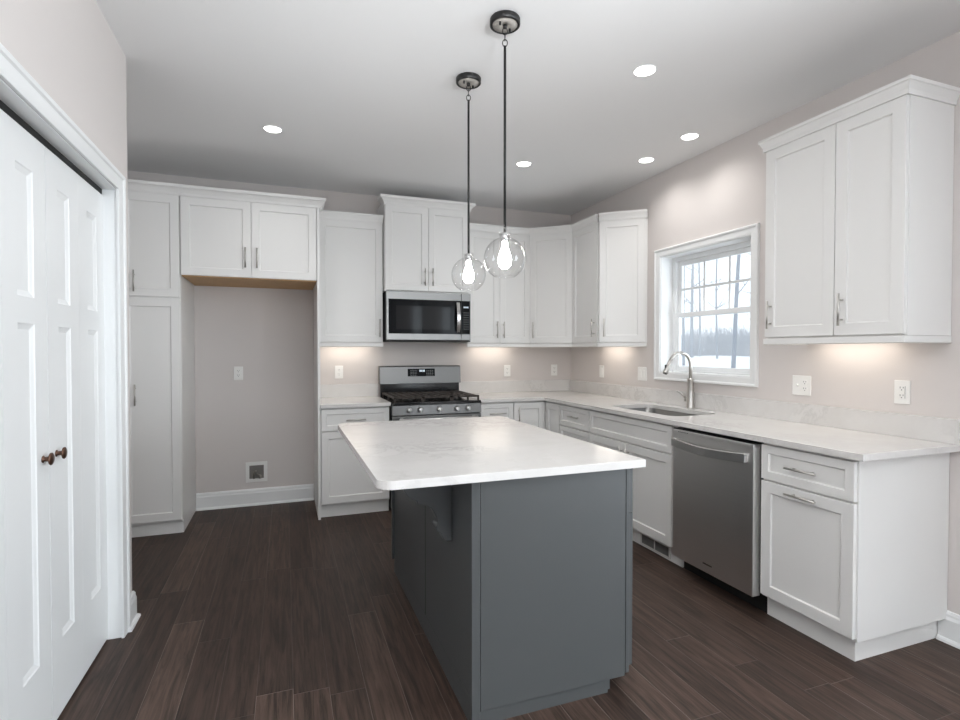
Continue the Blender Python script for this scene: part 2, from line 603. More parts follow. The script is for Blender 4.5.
# baseboards -------------------------------------------------------
BASEP = [(0, 0), (0.016, 0), (0.016, 0.105), (0.012, 0.118), (0.012, 0.128), (0.006, 0.140), (0, 0.142)]
SHOE = [(0, 0), (0.014, 0), (0.012, 0.010), (0.004, 0.018), (0, 0.019)]


def baseboard(name, path, side=1):
    o = struct(MB().sweep(path, BASEP, side=side).build(name, M['trim']))
    s = MB().sweep([(p[0], p[1]) for p in path], [(d + 0.016, z) for d, z in SHOE], side=side).build('shoe_moulding', M['trim'], o)
    return o


baseboard('baseboard_back', [(-3.565, 0.0), (-2.624, 0.0)])
baseboard('baseboard_right', [(0.0, -3.412), (0.0, -4.3)])
baseboard('baseboard_left', [(-4.06, -1.917), (XL, -1.917), (XL, -2.055)], side=-1)
baseboard('baseboard_left_entry', [(XL, -3.46), (XL, -9.0)], side=-1)

# closet bifold doors ----------------------------------------------
door = struct(bpy.data.objects.new('door_1', None)); COL.objects.link(door)
door.location = (-3.634, DY1, 0)
door.rotation_euler = (0, 0, PI / 2)     # local -y faces the kitchen (+x), local x runs towards the back wall
LW = 0.312


def leaf_mesh(w_, h_):
    """moulded two-panel bifold leaf, front at local y=-0.034 .. back at 0"""
    mb = MB()
    f = -0.034
    px0, px1 = 0.095, w_ - 0.095
    zs = [(0.28, 1.425), (1.51, 1.925)]
    # front face with two sunk panels built as grid cells
    xs_ = [0.0, px0, px1, w_]
    zz = [0.012, zs[0][0], zs[0][1], zs[1][0], zs[1][1], h_]
    for i in range(3):
        for j in range(5):
            if i == 1 and j in (1, 3):
                continue
            mb.add([(xs_[i], f, zz[j]), (xs_[i + 1], f, zz[j]), (xs_[i + 1], f, zz[j + 1]), (xs_[i], f, zz[j + 1])], [(0, 1, 2, 3)])
    for (a, b) in zs:
        steps = [(0.0, f), (0.004, f + 0.003), (0.016, f + 0.007), (0.020, f + 0.009)]
        V = []
        for s, yy in steps:
            V += [(px0 + s, yy, a + s), (px1 - s, yy, a + s), (px1 - s, yy, b - s), (px0 + s, yy, b - s)]
        F = []
        for r in range(len(steps) - 1):
            for q in range(4):
                q2 = (q + 1) % 4
                F.append((r * 4 + q, r * 4 + q2, (r + 1) * 4 + q2, (r + 1) * 4 + q))
        n_ = (len(steps) - 1) * 4
        F.append((n_, n_ + 1, n_ + 2, n_ + 3))
        mb.add(V, F)
    z0, z1 = 0.012, h_
    mb.add([(0, 0, z0), (w_, 0, z0), (w_, 0, z1), (0, 0, z1), (0, f, z0), (w_, f, z0), (w_, f, z1), (0, f, z1)],
           [(0, 3, 2, 1), (0, 1, 5, 4), (3, 7, 6, 2), (0, 4, 7, 3), (1, 2, 6, 5)])
    return mb


for k in range(4):
    x0 = -(k + 1) * LW
    mb = leaf_mesh(LW - (0.004 if k == 1 else 0.0015), 2.045)
    lf = mb.build('door_leaf', M['trim'], door)
    lf.location = (x0 + (0.003 if k == 1 else 0), 0.034, 0)
    # merge the shared seams
    bm = bmesh.new(); bm.from_mesh(lf.data); bmesh.ops.remove_doubles(bm, verts=bm.verts[:], dist=1e-5)
    bmesh.ops.recalc_face_normals(bm, faces=bm.faces[:]); bm.to_mesh(lf.data); bm.free()
    if k in (1, 2):
        kx = 0.06 if k == 1 else LW - 0.05
        kb = MB().lathe([(0.0, 0.0), (0.012, 0.0), (0.0125, 0.003), (0.0075, 0.006), (0.0085, 0.022), (0.014, 0.026), (0.0205, 0.029), (0.0215, 0.034), (0.0165, 0.038), (0.0, 0.040)],
                        n=24, axis='y')
        for i, p in enumerate(kb.v):
            kb.v[i] = (p[0] + kx, -0.034 - p[1] * 0.74, p[2] + 0.967)
        kb.build('knob', M['bronze'], lf)['label'] = 'bronze mushroom knob'
bx('bifold_track', M['darkgap'], door, -1.25, 0.0, 0.003, 0.031, 2.050, 2.0735)
# jamb and casing
j = MB()
j.box(XL - 0.12, XL, DY1 - 0.002, DY1 + 0.016, 0, DZ + 0.014)
j.box(XL - 0.12, XL, DY0 - 0.016, DY0 + 0.002, 0, DZ + 0.014)
j.box(XL - 0.12, XL, DY0, DY1, DZ - 0.004, DZ + 0.014)
j.M = Matrix.Identity(4)
struct(j.build('trim_1', M['trim']))
CAS = [(0, 0), (0.010, 0), (0.012, 0.012), (0.013, 0.052), (0.019, 0.058), (0.021, 0.070), (0.017, 0.076), (0, 0.077)]   # (proud, across)


def casing_u(name, y_in0, y_in1, z_in):
    """door casing: three mitred legs in the plane x = XL"""
    mb = MB()
    prof = CAS
    path = [(y_in1, 0.0, 1, 0), (y_in1, z_in, 1, 1), (y_in0, z_in, -1, 1), (y_in0, 0.0, -1, 0)]
    k = len(prof); V = []
    for (y, z, sy, sz) in path:
        for d, a in prof:
            V.append((XL + d, y + sy * a, z + sz * a))
    F = []
    for i in range(3):
        for q in range(k):
            q2 = (q + 1) % k
            F.append((i * k + q, (i + 1) * k + q, (i + 1) * k + q2, i * k + q2))
    F.append(tuple(range(k))); F.append(tuple(3 * k + q for q in range(k)))
    mb.add(V, F)
    return struct(mb.build(name, M['trim']))


casing_u('trim_2', DY0 + 0.006, DY1 - 0.012, DZ + 0.002)

# sink window -------------------------------------------------------
win = struct(bpy.data.objects.new('window_1', None)); COL.objects.link(win)
jm = MB()
for a in ((WY0, WY0 + .012, WZ0, WZ1), (WY1 - .012, WY1, WZ0, WZ1), (WY0 + .012, WY1 - .012, WZ0, WZ0 + .012), (WY0 + .012, WY1 - .012, WZ1 - .012, WZ1)):
    jm.box(0.0, T, *a)
jm.build('window_jamb', M['trim'], win)
fr = MB()
Y0, Y1, Z0, Z1 = WY0 + .012, WY1 - .012, WZ0 + .012, WZ1 - .012
for a in ((Y0, Y0 + .035, Z0, Z1), (Y1 - .035, Y1, Z0, Z1), (Y0 + .035, Y1 - .035, Z0, Z0 + .012), (Y0 + .035, Y1 - .035, Z1 - .035, Z1)):
    fr.box(0.115, T - .001, *a)
fr.build('window_frame', M['vinyl'], win, 0.002)
ZM = 1.623


def sash(x0, x1, za, zb, rail_lo, rail_hi, grid):
    y0, y1 = Y0 + .036, Y1 - .036
    st = 0.036
    s = MB()
    s.box(x0, x1, y0, y0 + st, za, zb); s.box(x0, x1, y1 - st, y1, za, zb)
    s.box(x0, x1, y0 + st, y1 - st, za, za + rail_lo); s.box(x0, x1, y0 + st, y1 - st, zb - rail_hi, zb)
    so = s.build('sash', M['vinyl'], win, 0.0015)
    ga, gb = za + rail_lo, zb - rail_hi
    bx('pane', M['pane'], so, (x0 + x1) / 2 - .003, (x0 + x1) / 2 + .003, y0 + st - .004, y1 - st + .004, ga - .004, gb + .004)
    if grid:
        g = MB()
        w_ = (y1 - y0 - 2 * st)
        xm = (x0 + x1) / 2 - .004
        for i in (1, 2):
            yy = y0 + st + w_ * i / 3
            g.box(xm - .008, xm, yy - .009, yy + .009, ga, gb)
        zz = (ga + gb) / 2
        g.box(xm - .0081, xm, y0 + st, y1 - st, zz - .009, zz + .009)
        g.build('muntin_grid', M['vinyl'], so)


sash(0.142, 0.166, ZM - .02, Z1 - .036, .034, .034, True)
sash(0.118, 0.141, Z0 + .0125, ZM + .018, .032, .036, False)
# picture-frame casing
k = len(CAS); V = []; F = []
cw = 0.068
for (y, z, sy, sz) in ((WY1 - .006, WZ0 + .006, 1, -1), (WY1 - .006, WZ1 - .006, 1, 1), (WY0 + .006, WZ1 - .006, -1, 1), (WY0 + .006, WZ0 + .006, -1, -1)):
    for d, a in CAS:
        a = a * cw / 0.085
        V.append((-d, y + sy * a, z + sz * a))
for i in range(4):
    for q in range(k):
        q2 = (q + 1) % k; i2 = (i + 1) % 4
        F.append((i * k + q, i2 * k + q, i2 * k + q2, i * k + q2))
struct(MB().add(V, F).build('trim_3', M['trim']))

# ------------------------------------------------------------------ cabinet kit
# local frame of a cabinet: x along the face (left to right for someone facing it), -y out of the face, y=0 at the wall
CROWN = [(0, 0), (0.008, 0), (0.009, 0.009), (0.012, 0.018), (0.026, 0.038), (0.036, 0.046), (0.044, 0.050), (0.044, 0.062), (0.047, 0.070), (0, 0.070)]
CROWN_S = [(0, 0), (0.008, 0), (0.009, 0.009), (0.010, 0.020), (0.018, 0.040), (0.022, 0.048), (0.027, 0.051), (0.027, 0.066), (0, 0.066)]
RAIL = [(0.0, 0.0), (0.006, 0.004), (0.006, 0.033), (-0.014, 0.033), (-0.014, 0.0)]


def handle(parent, x, z, y, length=0.155, vertical=True):
    mb = MB()
    h = length / 2
    yo = y - 0.030
    if vertical:
        mb.tube([(x, yo, z - h), (x, yo, z + h)], 0.0055, 12)
        for s in (-1, 1):
            mb.tube([(x, y, z + s * (h - 0.030)), (x, yo, z + s * (h - 0.030))], 0.0045, 10)
    else:
        mb.tube([(x - h, yo, z), (x + h, yo, z)], 0.0055, 12)
        for s in (-1, 1):
            mb.tube([(x + s * (h - 0.030), y, z), (x + s * (h - 0.030), yo, z)], 0.0045, 10)
    return mb.build('handle', M['nickel'], parent)


def front(cab, kind, x0, x1, z0, z1, D, hx=None, hz=None, vertical=True, rail=0.057, hl=0.155, m=None):
    o = MB().shaker(x0, x1, z0, z1, y=-D, rail=rail).build(kind, m or M['cab'], cab, 0.0012, 1)
    if hx is not None:
        handle(o, hx, hz, -D - 0.02, hl, vertical)
    return o


RX = -PI / 2     # rotation for things on the right wall
G_U = 'white shaker wall cabinets'
G_B = 'white shaker base cabinets'

# ---- tall pantry
c = thing('pantry_cabinet', 'tall narrow white pantry cabinet beside the empty fridge alcove', 'cabinet', (-3.944, 0, -0.010), 0)
D = 0.605
bx('body', M['cab'], c, -0.120, 0.377, -D, -0.002, 0.105, 2.475, 0.0015)
bx('toe_kick', M['cab'], c, -0.120, 0.377, -D + 0.03, -0.003, 0.0101, 0.105)
front(c, 'door', 0.004, 0.373, 1.735, 2.465, D, 0.094, 1.838, hl=0.15)
front(c, 'door', 0.004, 0.373, 0.120, 1.722, D, 0.094, 1.035, hl=0.15)
MB().sweep([(-0.120, -D - 0.02), (0.377, -D - 0.02)], [(d, z + 2.465) for d, z in CROWN]).build('crown_moulding', M['cab'], c)

# ---- cabinet over the fridge alcove with its right side panel
c = thing('fridge_cabinet', 'white two-door cabinet bridging the empty fridge alcove', 'cabinet', (-3.566, 0, -0.012), 0)
W = 0.946
bx('body', M['cab'], c, 0.001, W, -D, -0.002, 1.900, 2.475, 0.0015)
bx('bottom_panel', M['ply'], c, 0.006, W - 0.004, -D + 0.004, -0.003, 1.892, 1.8995)['label'] = 'bare tan plywood underside'
front(c, 'door', 0.004, W / 2 - 0.0015, 1.900, 2.465, D, W / 2 - 0.040, 2.045, hl=0.15)
front(c, 'door', W / 2 + 0.0015, W - 0.004, 1.900, 2.465, D, W / 2 + 0.040, 2.045, hl=0.15)
bx('side_panel', M['cab'], c, W + 0.0005, W + 0.020, -D - 0.022, -0.002, 0.0121, 2.475, 0.0015)
MB().sweep([(0.0, -D - 0.022), (W + 0.020, -D - 0.022), (W + 0.020, -0.395)], [(d, z + 2.465) for d, z in CROWN]).build('crown_moulding', M['cab'], c)

# ---- wall cabinets
UZ0, UZ1 = 1.405, 2.455
UD = 0.305


def wall_cabinet(name, label, loc, rz, W, fronts, crown_path, rail_path, z0=UZ0, z1=UZ1, D=UD, bottom_rail=True):
    c = thing(name, label, 'cabinet', loc, rz, G_U)
    bx('body', M['cab'], c, 0, W, -D, -0.002, z0, z1 + 0.04, 0.0015)
    for (x0, x1, hx) in fronts:
        front(c, 'door', x0, x1, z0 + 0.007, z1 - 0.008, D, hx, z0 + 0.13)
    MB().sweep(crown_path, [(d, z + z1 - 0.008) for d, z in (CROWN if z1 > 2.5 else CROWN_S)]).build('crown_moulding', M['cab'], c)
    if bottom_rail:
        MB().sweep(rail_path, [(d - 0.004, z + z0 - 0.034) for d, z in RAIL]).build('light_rail', M['cab'], c)
    return c


F_ = -UD - 0.02
wall_cabinet('wall_cabinet', 'single-door white wall cabinet left of the microwave', (-2.597, 0, 0), 0, 0.545,
             [(0.004, 0.541, 0.513)], [(0.0, F_), (0.545, F_)], [(0.0, F_), (0.545, F_)])
wall_cabinet('wall_cabinet', 'tall two-door white wall cabinet directly above the microwave', (-2.047, 0, 0), 0, 0.770,
             [(0.004, 0.3835, 0.350), (0.3865, 0.766, 0.420)],
             [(0.0, -0.29), (0.0, -0.395), (0.770, -0.395), (0.770, -0.29)], None, z0=1.858, z1=2.608, D=0.375, bottom_rail=False)
wall_cabinet('wall_cabinet', 'two-door white wall cabinet right of the microwave, behind the pendant globes', (-1.274, 0, 0), 0, 0.645,
             [(0.004, 0.324, 0.292), (0.327, 0.641, 0.359)], [(0.0, F_), (0.645, F_)], [(0.0, F_), (0.645, F_)])


def face_rot(a, b):
    return math.atan2(b[1] - a[1], b[0] - a[0])


def angled_cabinet(label, outline, a, b, hx_from_left, stile=0.0):
    """wall cabinet with a plan outline (world) and its door on the slanted face a->b"""
    c = thing('wall_cabinet', label, 'cabinet', (a[0], a[1], 0), face_rot(a, b), G_U)
    inv = Matrix.Rotation(-face_rot(a, b), 4, 'Z') @ Matrix.Translation((-a[0], -a[1], 0))
    P = [tuple((inv @ Vector((p[0], p[1], 0)))[:2]) for p in outline]
    MB().prism(P, UZ0, UZ1 + 0.04).build('body', M['cab'], c, 0.0015)
    W = math.hypot(b[0] - a[0], b[1] - a[1])
    front(c, 'door', 0.004, W - 0.004 - stile, UZ0 + 0.007, UZ1 - 0.008, 0.0, hx_from_left, UZ0 + 0.13)
    MB().sweep([(0, -0.02), (W, -0.02)], [(d, z + UZ1 - 0.008) for d, z in CROWN_S]).build('crown_moulding', M['cab'], c)
    MB().sweep([(0, -0.02), (W, -0.02)], [(d - 0.004, z + UZ0 - 0.034) for d, z in RAIL]).build('light_rail', M['cab'], c)
    return c


angled_cabinet('white wall cabinet set diagonally across the corner of the room', [(-0.626, -0.002), (-0.626, -0.312), (-0.312, -0.584), (-0.002, -0.584), (-0.002, -0.002)],
               (-0.626, -0.312), (-0.312, -0.584), 0.040)
wall_cabinet('wall_cabinet', 'narrow white wall cabinet on the right wall next to the diagonal corner one', (0, -0.5865, 0), RX, 0.432,
             [(0.004, 0.428, 0.388)], [(0.0, F_), (0.436, F_)], [(0.0, F_), (0.436, F_)])
angled_cabinet('white wall cabinet with angled end door facing the sink window', [(-0.002, -1.0205), (-0.310, -1.0205), (-0.310, -1.026), (-0.006, -1.276), (-0.002, -1.276)],
               (-0.310, -1.026), (-0.006, -1.276), 0.045, stile=0.012)
wall_cabinet('wall_cabinet', 'large two-door white wall cabinet right of the sink window', (0, -2.718, 0), RX, 0.722,
             [(0.004, 0.402, 0.045), (0.406, 0.718, 0.447)],
             [(0.0, -0.003), (0.0, F_), (0.722, F_), (0.722, -0.003)], [(0.0, -0.003), (0.0, F_), (0.722, F_), (0.722, -0.003)])

# ---- base cabinets
BH, BD = 0.884, 0.60


def base_cabinet(name, label, loc, rz, W, fronts, toe=True, open_top=False):
    c = thing(name, label, 'cabinet', loc, rz, G_B)
    if open_top:      # carcass without a lid, so the sink bowl can hang in it
        h = BH - 0.0005
        MB().box(0, 0.018, -BD, -0.002, 0.105, h).box(W - 0.018, W, -BD, -0.002, 0.105, h).box(0.018, W - 0.018, -BD, -0.002, 0.105, 0.123) \
            .box(0.018, W - 0.018, -0.014, -0.002, 0.123, h).box(0.018, W - 0.018, -BD, -BD + 0.018, 0.123, h).build('body', M['cab'], c)
    else:
        bx('body', M['cab'], c, 0, W, -BD, -0.002, 0.105, BH - 0.0005, 0.001)
    if toe:
        bx('toe_kick', M['cab'], c, 0.0, W, -BD + 0.035, -0.003, 0.0, 0.105)
    for (kind, x0, x1, z0, z1, hx, hz, vert) in fronts:
        front(c, kind, x0, x1, z0, z1, BD, hx, hz, vert, rail=0.040 if kind != 'door' else 0.055)
    return c


base_cabinet('base_cabinet', 'white base cabinet with drawer between fridge alcove and range', (-2.597, 0, 0), 0, 0.545,
             [('drawer', 0.004, 0.541, 0.700, 0.870, 0.272, 0.782, False), ('door', 0.004, 0.541, 0.118, 0.690, 0.505, 0.60, True)])
base_cabinet('base_cabinet', 'white base cabinet with drawer just right of the range', (-1.262, 0, 0), 0, 0.325,
             [('drawer', 0.004, 0.321, 0.700, 0.870, 0.165, 0.782, False), ('door', 0.004, 0.321, 0.118, 0.690, 0.040, 0.60, True)])
# corner unit: body fills the corner, two door leaves meet in the inside corner
c = thing('base_cabinet', 'white corner base cabinet with folding door in the inside corner', 'cabinet', (0, 0, 0), 0, G_B)
MB().prism([(-0.936, -0.002), (-0.936, -0.60), (-0.60, -0.60), (-0.60, -0.884), (-0.002, -0.884), (-0.002, -0.002)], 0.105, BH - 0.0005).build('body', M['cab'], c)
MB().prism([(-0.936, -0.003), (-0.936, -0.565), (-0.565, -0.565), (-0.565, -0.884), (-0.003, -0.884), (-0.003, -0.003)], 0.0, 0.105).build('toe_kick', M['cab'], c)
o = MB().shaker(-0.932, -0.627, 0.118, 0.870, y=-0.60).build('door', M['cab'], c, 0.0012, 1)
handle(o, -0.890, 0.755, -0.62)
mb = MB(); mb.M = Matrix.Rotation(RX, 4, 'Z')
mb.shaker(0.627, 0.880, 0.118, 0.870, y=-0.60)
mb.build('door', M['cab'], c, 0.0012, 1)
base_cabinet('base_cabinet', 'white three-drawer base cabinet between the corner and the sink', (0, -0.886, 0), RX, 0.482,
             [('drawer', 0.004, 0.478, 0.700, 0.870, 0.270, 0.790, False), ('drawer', 0.004, 0.478, 0.415, 0.690, 0.241, 0.56, False), ('drawer', 0.004, 0.478, 0.118, 0.405, 0.241, 0.27, False)])
sinkcab = base_cabinet('base_cabinet', 'wide white base cabinet under the sink with false drawer front', (0, -1.370, 0), RX, 0.985,
                       [('drawer', 0.004, 0.945, 0.700, 0.870, None, None, False), ('door', 0.004, 0.475, 0.118, 0.690, 0.440, 0.585, True), ('door', 0.479, 0.945, 0.118, 0.690, 0.514, 0.585, True)], open_top=True)
c = base_cabinet('base_cabinet', 'white base cabinet at the counter end, right of the dishwasher', (0, -2.968, 0), RX, 0.461,
                 [('drawer', 0.004, 0.466, 0.700, 0.870, 0.236, 0.784, False), ('door', 0.004, 0.466, 0.118, 0.690, 0.236, 0.660, False)], toe=False)
bx('side_panel', M['cab'], c, 0.4615, 0.474, -BD - 0.001, -0.003, 0.105, BH - 0.0005, 0.001)
bx('toe_kick', M['cab'], c, 0.0, 0.440, -BD + 0.035, -0.003, 0.0, 0.105)

# floor register let into the sink toe kick
v = thing('floor_vent', 'grey slotted heating vent in the toe kick under the sink', 'vent', (-0.565, -1.95, 0.0), RX)
f = MB()
for a in ((0.0, 0.30, 0.012, 0.022), (0.0, 0.30, 0.082, 0.092), (0.0, 0.012, 0.022, 0.082), (0.288, 0.30, 0.022, 0.082), (0.145, 0.155, 0.022, 0.082)):
    f.box(a[0], a[1], -0.008, -0.0005, a[2], a[3])
f.build('vent_frame', M['whitevent'], v)
f = MB()
f.box(0.010, 0.290, -0.002, -0.0005, 0.020, 0.084)
for i in range(26):
    x = 0.016 + i * 0.0105
    f.box(x, x + 0.004, -0.006, -0.002, 0.022, 0.082)
f.build('louvre', M['vent'], v)

# ------------------------------------------------------------------ counters
def slab(name, outer, hole, z0, z1, material, parent=None, bevel=0.002):
    loops = [outer] + ([hole] if hole else [])
    flat = [p for lp in loops for p in lp]
    tris = tessellate_polygon([[Vector((p[0], p[1], 0)) for p in lp] for lp in loops])
    n = len(flat)
    V = [(p[0], p[1], z1) for p in flat] + [(p[0], p[1], z0) for p in flat]
    F = [tuple(t) for t in tris] + [tuple(n + i for i in reversed(t)) for t in tris]
    o_ = 0
    for lp in loops:
        m = len(lp)
        F += [(o_ + i, o_ + (i + 1) % m, n + o_ + (i + 1) % m, n + o_ + i) for i in range(m)]
        o_ += m
    me = bpy.data.meshes.new(name); me.from_pydata(V, [], F)
    bm = bmesh.new(); bm.from_mesh(me); bpy.data.meshes.remove(me)
    bmesh.ops.recalc_face_normals(bm, faces=bm.faces[:])
    me = bpy.data.meshes.new(name); bm.to_mesh(me); bm.free()
    me.materials.append(material)
    o = bpy.data.objects.new(name, me); COL.objects.link(o)
    if parent:
        o.parent = parent
    if bevel:
        b = o.modifiers.new('bevel', 'BEVEL'); b.width = bevel; b.segments = 2; b.limit_method = 'ANGLE'; b.angle_limit = math.radians(60)
    return o


def rrect(x0, x1, y0, y1, r, n=6, corners=(1, 1, 1, 1)):
    pts = []
    for (cx, cy, a0), on in zip(((x1 - r, y1 - r, 0), (x0 + r, y1 - r, 90), (x0 + r, y0 + r, 180), (x1 - r, y0 + r, 270)), corners):
        if not on:
            pts.append({0: (x1, y1), 90: (x0, y1), 180: (x0, y0), 270: (x1, y0)}[a0]); continue
        for i in range(n + 1):
            t = math.radians(a0 + 90 * i / n)
            pts.append((cx + r * math.cos(t), cy + r * math.sin(t)))
    return pts


CT0, CT1 = 0.884, 0.914
tag(slab('countertop', [(-2.599, -0.001), (-2.599, -0.648), (-2.046, -0.648), (-2.046, -0.001)], None, CT0, CT1, M['quartz']),
    'short white quartz countertop left of the range', 'countertop')
SX0, SX1, SY0, SY1 = -0.515, -0.130, -2.205, -1.475
tag(slab('countertop', [(-1.264, -0.001), (-1.264, -0.648), (-0.648, -0.648), (-0.648, -3.488), (-0.001, -3.488), (-0.001, -0.001)],
         rrect(SX0, SX1, SY0, SY1, 0.07), CT0, CT1, M['quartz']), 'long L-shaped white quartz countertop holding the sink', 'countertop')
BS = 1.032
tag(bx('backsplash', M['quartz'], None, -2.599, -2.046, -0.020, -0.001, CT1 + .0003, BS, 0.0015), 'low quartz backsplash strip left of the range', 'backsplash')
tag(bx('backsplash', M['quartz'], None, -1.264, -0.0205, -0.020, -0.001, CT1 + .0003, BS, 0.0015), 'low quartz backsplash strip on the back wall right of the range', 'backsplash')
tag(bx('backsplash', M['quartz'], None, -0.020, -0.001, -3.486, -0.001, CT1 + .0003, BS - 0.006, 0.0015), 'long low quartz backsplash strip below the window on the right wall', 'backsplash')

# sink basin under the cut-out
s = MB()
n_ = len(rrect(0, 1, 0, 1, .1))
rings = []
for (g, z, r) in ((0.012, CT0 - .0006, 0.075), (-0.002, CT0 - .0006, 0.07), (-0.004, CT0 - .16, 0.07), (-0.03, CT0 - .195, 0.06), (-0.15, CT0 - .20, 0.03)):
    rings.append([(p[0], p[1], z) for p in rrect(SX0 - g, SX1 + g, SY0 - g, SY1 + g, r)])
V = [p for r in rings for p in r]
F = []
for i in range(len(rings) - 1):
    for q in range(n_):
        F.append((i * n_ + q, i * n_ + (q + 1) % n_, (i + 1) * n_ + (q + 1) % n_, (i + 1) * n_ + q))
F.append(tuple((len(rings) - 1) * n_ + q for q in range(n_)))
sk = thing('sink', 'undermount stainless steel sink in the counter below the window', 'sink', (0, 0, 0))
s.add(V, F, True).build('basin', M['sinksteel'], sk)
MB().lathe([(0.0, 0.006), (0.018, 0.006), (0.022, 0.002), (0.040, 0.004), (0.044, 0.0)], ((SX0 + SX1) / 2, (SY0 + SY1) / 2, CT0 - .2 + .0008)).build('drain', M['chrome'], sk)

# faucet ------------------------------------------------------------
fx, fy = -0.058, -1.848
fa = thing('faucet', 'gooseneck pull-down kitchen faucet in brushed nickel behind the sink', 'faucet', (fx, fy, CT1 + .0003))
MB().lathe([(0, 0), (0.030, 0), (0.030, 0.004), (0.0285, 0.010), (0.0245, 0.10), (0.022, 0.205), (0.0235, 0.208), (0.0235, 0.222), (0.0, 0.223)]).build('base', M['nickel'], fa)
pts = [(0, 0, 0.22), (0, 0, 0.30)]
R_ = 0.094
for i in range(0, 15):
    t = math.radians(i * 11.2)
    pts.append((-R_ + R_ * math.cos(t), 0, 0.315 + R_ * math.sin(t)))
MB().tube(pts, 0.0125, 16).build('spout', M['nickel'], fa)
e = Vector(pts[-1]); d = (Vector(pts[-1]) - Vector(pts[-2])).normalized()
p0, p1, p2, p3 = e, e + d * 0.035, e + d * 0.055, e + d * 0.105
sh = MB().tube([p0 - d * .004, p1, p2, p3 - d * .01, p3], [0.0135, 0.0145, 0.0165, 0.0185, 0.0165], 18).build('spray_head', M['nickel'], fa)
MB().tube([p3 - d * .002, p3 + d * 0.003], 0.014, 16).build('nozzle', M['black'], sh)
MB().box(-0.006, 0.006, -0.004, 0.004, -0.012, 0.012).build('spray_button', M['black'], sh).location = tuple(p2 + Vector((-0.0165, 0, 0.006)))
mb = MB()
mb.tube([(0, 0.018, 0.062), (0, 0.052, 0.062)], [0.016, 0.017], 16)
mb.tube([(0, 0.045, 0.066), (-0.012, 0.060, 0.090), (-0.03, 0.076, 0.112), (-0.05, 0.090, 0.122)], [0.010, 0.0085, 0.0075, 0.007], 10)
mb.build('lever', M['nickel'], fa)

# ------------------------------------------------------------------ range
RW = 0.774
r = thing('range', 'stainless steel gas range with black cast-iron grates', 'range', (-2.0425, 0, 0), 0)
bx('body', M['enamel'], r, 0, RW, -0.645, -0.025, 0.03, 0.900, 0.003)
mb = MB().prism([(-0.025, 1.030), (-0.025, 1.196), (-0.075, 1.196), (-0.088, 1.188), (-0.105, 1.030)], -0.003, RW + 0.003, axis='x')
bgd = mb.build('backguard', M['steel'], r, 0.003)
bx('backguard_riser', M['enamel'], r, 0.010, RW - 0.010, -0.085, -0.026, 0.905, 1.029)


def bg_y(z):      # slanted face of the backguard
    return -0.105 + (z - 1.030) / 0.150 * 0.017


def slant(name, x0, x1, z0, z1, m, out, parent):
    y0, y1 = bg_y(z0), bg_y(z1)
    V = [(x0, y0 - out, z0), (x1, y0 - out, z0), (x1, y1 - out, z1), (x0, y1 - out, z1), (x0, y0 + .002, z0), (x1, y0 + .002, z0), (x1, y1 + .002, z1), (x0, y1 + .002, z1)]
    return MB().add(V, [(0, 1, 2, 3), (4, 7, 6, 5), (0, 4, 5, 1), (1, 5, 6, 2), (2, 6, 7, 3), (3, 7, 4, 0)]).build(name, m, parent)


dsp = slant('display', 0.258, 0.520, 1.098, 1.168, M['blackglass'], 0.0015, bgd)
# clock digits and the small printed legends of the touch panel
mb = MB()
for i, x in enumerate((0.372, 0.384, 0.400, 0.412)):
    z = 1.140
    y = bg_y(z) - 0.0022
    mb.box(x, x + .008, y, y + .001, z, z + .018)
mb.build('clock_digits', M['digits'], dsp)
for z in (1.106, 1.120, 1.134, 1.148):
    for x0, x1 in ((0.280, 0.346), (0.436, 0.502)):
        slant('touch_legend', x0, x1, z, z + 0.004, M['legend'], 0.0022, dsp)
MB().prism(rrect(-0.0, RW, -0.690, -0.090, 0.02, corners=(0, 0, 1, 1)), 0.898, 0.912).build('cooktop', M['enamel'], r, 0.003)
for (x, y, rr) in ((0.17, -0.22, .035), (0.17, -0.52, .045), (0.38, -0.37, .05), (0.59, -0.22, .035), (0.59, -0.52, .045)):
    b_ = MB().lathe([(0, 0.0), (rr + .012, 0.0), (rr + .010, 0.010), (rr, 0.012), (rr, 0.019), (rr - .006, 0.022), (0, 0.023)], (x, y, 0.912)).build('burner', M['black'], r)
gw = (RW - 0.03) / 3
for i in range(3):
    g0 = 0.015 + i * gw + 0.002; g1 = g0 + gw - 0.004
    g = MB()
    zt0, zt1 = 0.940, 0.954
    ya, yb = -0.675, -0.105
    for a in ((g0, g1, ya, ya + .014), (g0, g1, yb - .014, yb), (g0, g0 + .014, ya, yb), (g1 - .014, g1, ya, yb), (g0, g1, -0.397, -0.383)):
        g.box(a[0], a[1], a[2], a[3], zt0, zt1)
    for q in (1, 2, 3):
        xx = g0 + (g1 - g0) * q / 4
        g.box(xx - .006, xx + .006, ya, yb, zt0 + .001, zt1 + .0005)
    for q in range(1, 9):
        yy = ya + (yb - ya) * q / 9
        g.box(g0, g1, yy - .005, yy + .005, zt0 + .002, zt1 - .0005)
    for x in (g0, g1 - .014):
        for y in (ya, yb - .014, -0.397):
            g.box(x, x + .014, y, y + .014, 0.9125, zt0)
    g.build('grate', M['iron'], r)
cp = MB().prism([(-0.645, 0.806), (-0.690, 0.806), (-0.684, 0.886), (-0.645, 0.888)], 0.002, RW - 0.002, axis='x').build('control_panel', M['steel'], r, 0.002)
bx('front_lip', M['enamel'], r, 0.001, RW - 0.001, -0.690, -0.646, 0.8885, 0.900, 0.003)
